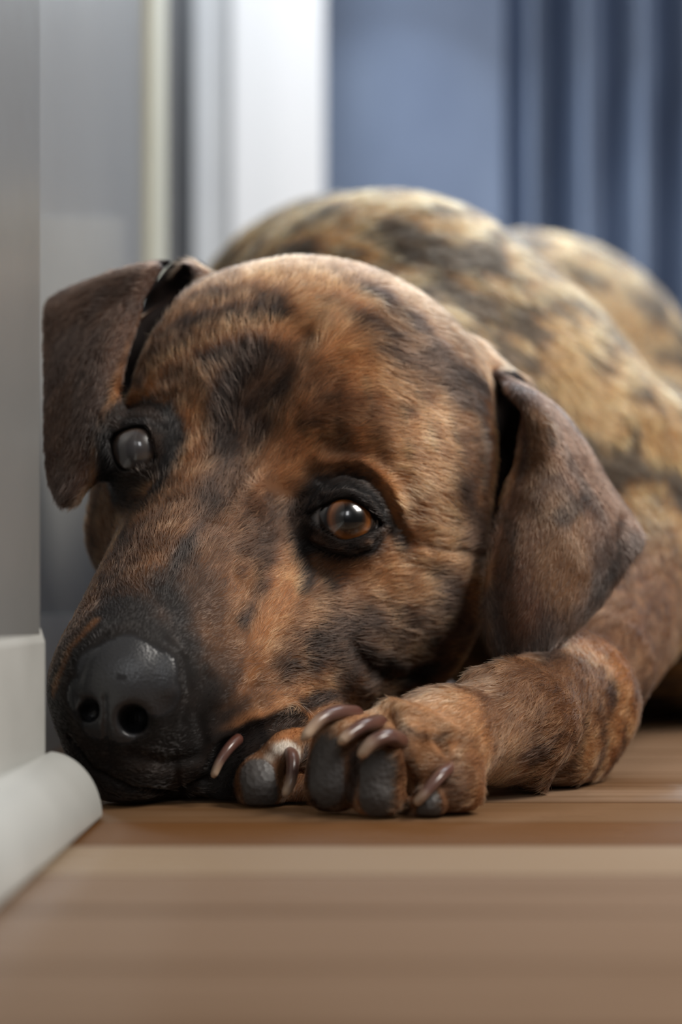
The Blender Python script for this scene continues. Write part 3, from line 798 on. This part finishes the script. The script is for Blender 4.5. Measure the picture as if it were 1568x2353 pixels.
claw([(815, 1640, .528), (775, 1638, .518), (735, 1655, .510), (697, 1698, .505)], .0034)
claw([(870, 1660, .520), (835, 1668, .508), (800, 1690, .502), (782, 1706, .500)], .0031)
claw([(915, 1700, .512), (890, 1693, .500), (855, 1708, .495), (828, 1738, .494)], .0034)
claw([(1035, 1762, .520), (1010, 1785, .508), (975, 1825, .503), (956, 1846, .503)], .0028)
claw([(722, 1770, .535), (716, 1795, .530), (716, 1822, .528)], .0022)
claw([(662, 1722, .548), (672, 1745, .536), (670, 1790, .530), (655, 1828, .528)], .0030)
claw([(545, 1700, .546), (524, 1722, .540), (504, 1752, .537), (490, 1785, .536)], .0025)

# ------------------------------------------------------------------ short coat: hair strands growing from the skin
if FUR:
    combs = [
     [(330, 1450), (420, 1280), (520, 1120), (620, 950), (720, 780), (800, 640)],
     [(250, 1400), (255, 1250), (235, 1130)], [(400, 1150), (430, 1000), (430, 900), (420, 780), (450, 690)],
     [(350, 1350), (330, 1220), (310, 1150), (255, 1120)], [(310, 970), (290, 920), (270, 880)],
     [(600, 1400), (720, 1320), (850, 1290), (980, 1290), (1110, 1260)], [(480, 1350), (580, 1260), (680, 1200)],
     [(560, 1550), (700, 1450), (850, 1430), (1000, 1420), (1110, 1400)], [(400, 1600), (520, 1480), (600, 1380)],
     [(450, 1690), (600, 1590), (750, 1570), (900, 1550), (1000, 1540)],
     [(650, 1080), (740, 1010), (880, 1000), (1000, 1020), (1120, 1060)], [(860, 1120), (960, 1140), (1110, 1180)],
     [(600, 950), (700, 860), (850, 820), (1000, 860), (1100, 920)], [(700, 720), (850, 690), (980, 740)],
     [(520, 900), (470, 800), (480, 700)], [(560, 820), (560, 720), (580, 640)], [(640, 1150), (600, 1180)],
     [(200, 1600), (150, 1560), (130, 1520)], [(300, 1740), (400, 1730), (470, 1690)],
     [(1200, 910), (1230, 1100), (1230, 1300), (1220, 1500)], [(1260, 950), (1370, 1120), (1420, 1240)], [(1350, 1150), (1360, 1300), (1320, 1420)],
     [(400, 630), (300, 720), (220, 900), (160, 1110)], [(330, 640), (180, 700), (130, 800), (125, 1050)],
     [(1420, 1380), (1260, 1560), (1120, 1670), (980, 1700), (900, 1730)], [(1400, 1680), (1200, 1740), (1080, 1820)], [(860, 1640), (790, 1680)],
     [(680, 1650), (640, 1740)],
     [(640, 560), (750, 520), (900, 500), (1100, 560), (1280, 700)], [(900, 600), (1100, 680), (1300, 850), (1450, 1050)], [(1200, 800), (1330, 950), (1500, 1200)],
     [(1150, 560), (1300, 560), (1450, 700), (1540, 850)], [(1500, 1000), (1530, 1200), (1500, 1400)],
    ]
    CP, CD = [], []
    for c in combs:
        L = poly(c, 25)
        if len(L) > 2:
            t = np.gradient(L, axis=0); t /= np.linalg.norm(t, axis=1, keepdims=True)+1e-9
            CP.append(L); CD.append(t)
    CP = np.vstack(CP); CD = np.vstack(CD)
    cf = DV[DF].mean(1); a_ = DV[DF[:, 2]]-DV[DF[:, 0]]; b_ = DV[DF[:, 3]]-DV[DF[:, 1]]
    fn = np.cross(a_, b_); area_f = np.linalg.norm(fn, axis=1)/2; fn /= (2*area_f[:, None]+1e-15)
    view = np.array([0, 0, CH])-cf; dist = np.linalg.norm(view, axis=1); view /= dist[:, None]
    facing = (fn*view).sum(1)
    barev = bare[DF].mean(1)
    pxx = CX+cf[:, 0]/cf[:, 1]*FPX; pyy = HY-(cf[:, 2]-CH)/cf[:, 1]*FPX
    ok = (facing > -0.35) & (barev < 0.35) & (cf[:, 2] > 0.003) & (pxx < 1900) & (pxx > -100)
    isear = earmask[DF].mean(1)
    farb = ss(.66, .80, cf[:, 1])
    dens = np.where(ok, 1.0, 0.0)*(1-0.80*farb)
    dens *= np.clip(.4+facing*1.2, .35, 1)**.3
    NH = 430000
    pr = area_f*dens; pr /= pr.sum()
    fi = rng.choice(len(DF), NH, p=pr)
    u = rng.random(NH); v = rng.random(NH)
    w4 = np.stack([(1-u)*(1-v), u*(1-v), u*v, (1-u)*v], 1)
    Q = DF[fi]
    root = (DV[Q]*w4[..., None]).sum(1); nn = (DN[Q]*w4[..., None]).sum(1); nn /= np.linalg.norm(nn, axis=1, keepdims=True)
    hc = (col[Q]*w4[..., None]).sum(1); er = isear[fi]; fb = farb[fi]
    flow = np.zeros((NH, 3))
    for k0 in range(0, NH, 4000):
        r_ = root[k0:k0+4000]
        d2 = ((r_[:, None, :]-CP[None])**2).sum(2); w_ = 1/(d2+1e-5)**2.5
        flow[k0:k0+4000] = w_@CD
    flow /= np.linalg.norm(flow, axis=1, keepdims=True)+1e-12
    flow -= nn*(flow*nn).sum(1, keepdims=True); flow /= np.linalg.norm(flow, axis=1, keepdims=True)+1e-9
    # gentle clumping and stray directions
    side = np.cross(nn, flow)
    ang = (fbm(root*70+11, 2)-0.5)*1.1+(fbm(root*260+5, 2)-.5)*.9+rng.normal(0, .16, NH)
    t_ = flow*np.cos(ang)[:, None]+side*np.sin(ang)[:, None]
    # length by place
    D_nose = np.linalg.norm(root-P(280, 1600, .52), axis=1)
    L = 0.0072*(0.28+0.72*ss(.02, .10, D_nose)); L = L*(1-0.45*er)+0.007*fb
    pawm = np.exp(-(np.linalg.norm(root-P(900, 1740, .52), axis=1)/.035)**2); L *= 1-.55*pawm; L *= 1-.5*np.exp(-(np.linalg.norm(root-P(600, 1780, .54), axis=1)/.03)**2)
    for c, fwd, _a, _b in eyes:
        de = np.linalg.norm(root-c, axis=1); L *= 0.42+0.58*ss(RE+.002, RE+.012, de)
    L *= rng.uniform(.6, 1.2, NH)
    lift = rng.uniform(.10, .34, NH)+.06*fb
    rim = [(430, 625), (500, 648)]
    K = 4; tt = np.linspace(0, 1, K)
    pts = np.zeros((NH, K, 3))
    for i, t in enumerate(tt):
        pts[:, i] = root+t_*(L*t)[:, None]+nn*(L*lift*t*(1-.45*t))[:, None]-nn*0.00015
    pts[..., 2] = np.maximum(pts[..., 2], 0.0006)
    hv = bpy.data.hair_curves.new('fur'); hv.add_curves([K]*NH)
    hv.points.foreach_set('position', (pts*S).astype(np.float32).ravel())
    rad = (0.000088+0.00017*fb)*S
    rr_ = rad[:, None]*np.array([1.0, .95, .7, .15])[None]
    ra = hv.attributes.get('radius') or hv.attributes.new('radius', 'FLOAT', 'POINT')
    ra.data.foreach_set('value', rr_.astype(np.float32).ravel())
    # each hair its own shade
    hc = hc*np.exp(rng.normal(0, .48, NH)+2.2*(fbm(root*230+3, 2)-.5)*(1-.6*er))[:, None]
    c4 = np.ones((NH, 4), np.float32); c4[:, :3] = np.clip(hc, 0, 1)
    ca_ = hv.attributes.new('col', 'FLOAT_COLOR', 'CURVE'); ca_.data.foreach_set('color', c4.ravel())
    kh = NT('fur_strands'); kh.t.nodes.remove(kh.b)
    at = kh.n('ShaderNodeAttribute', attribute_name='col')
    hb = kh.n('ShaderNodeBsdfHairPrincipled'); hb.parametrization = 'COLOR'
    kh.l(at.outputs['Color'], hb.inputs['Color'])
    hb.inputs['IOR'].default_value = 1.36; hb.inputs['Roughness'].default_value = 0.36; hb.inputs['Radial Roughness'].default_value = 0.6; hb.inputs['Coat'].default_value = 0.0
    kh.l(hb.outputs[0], kh.out.inputs['Surface'])
    hv.materials.append(kh.m)
    fo = bpy.data.objects.new('fur', hv); C.objects.link(fo); fo.parent = dog
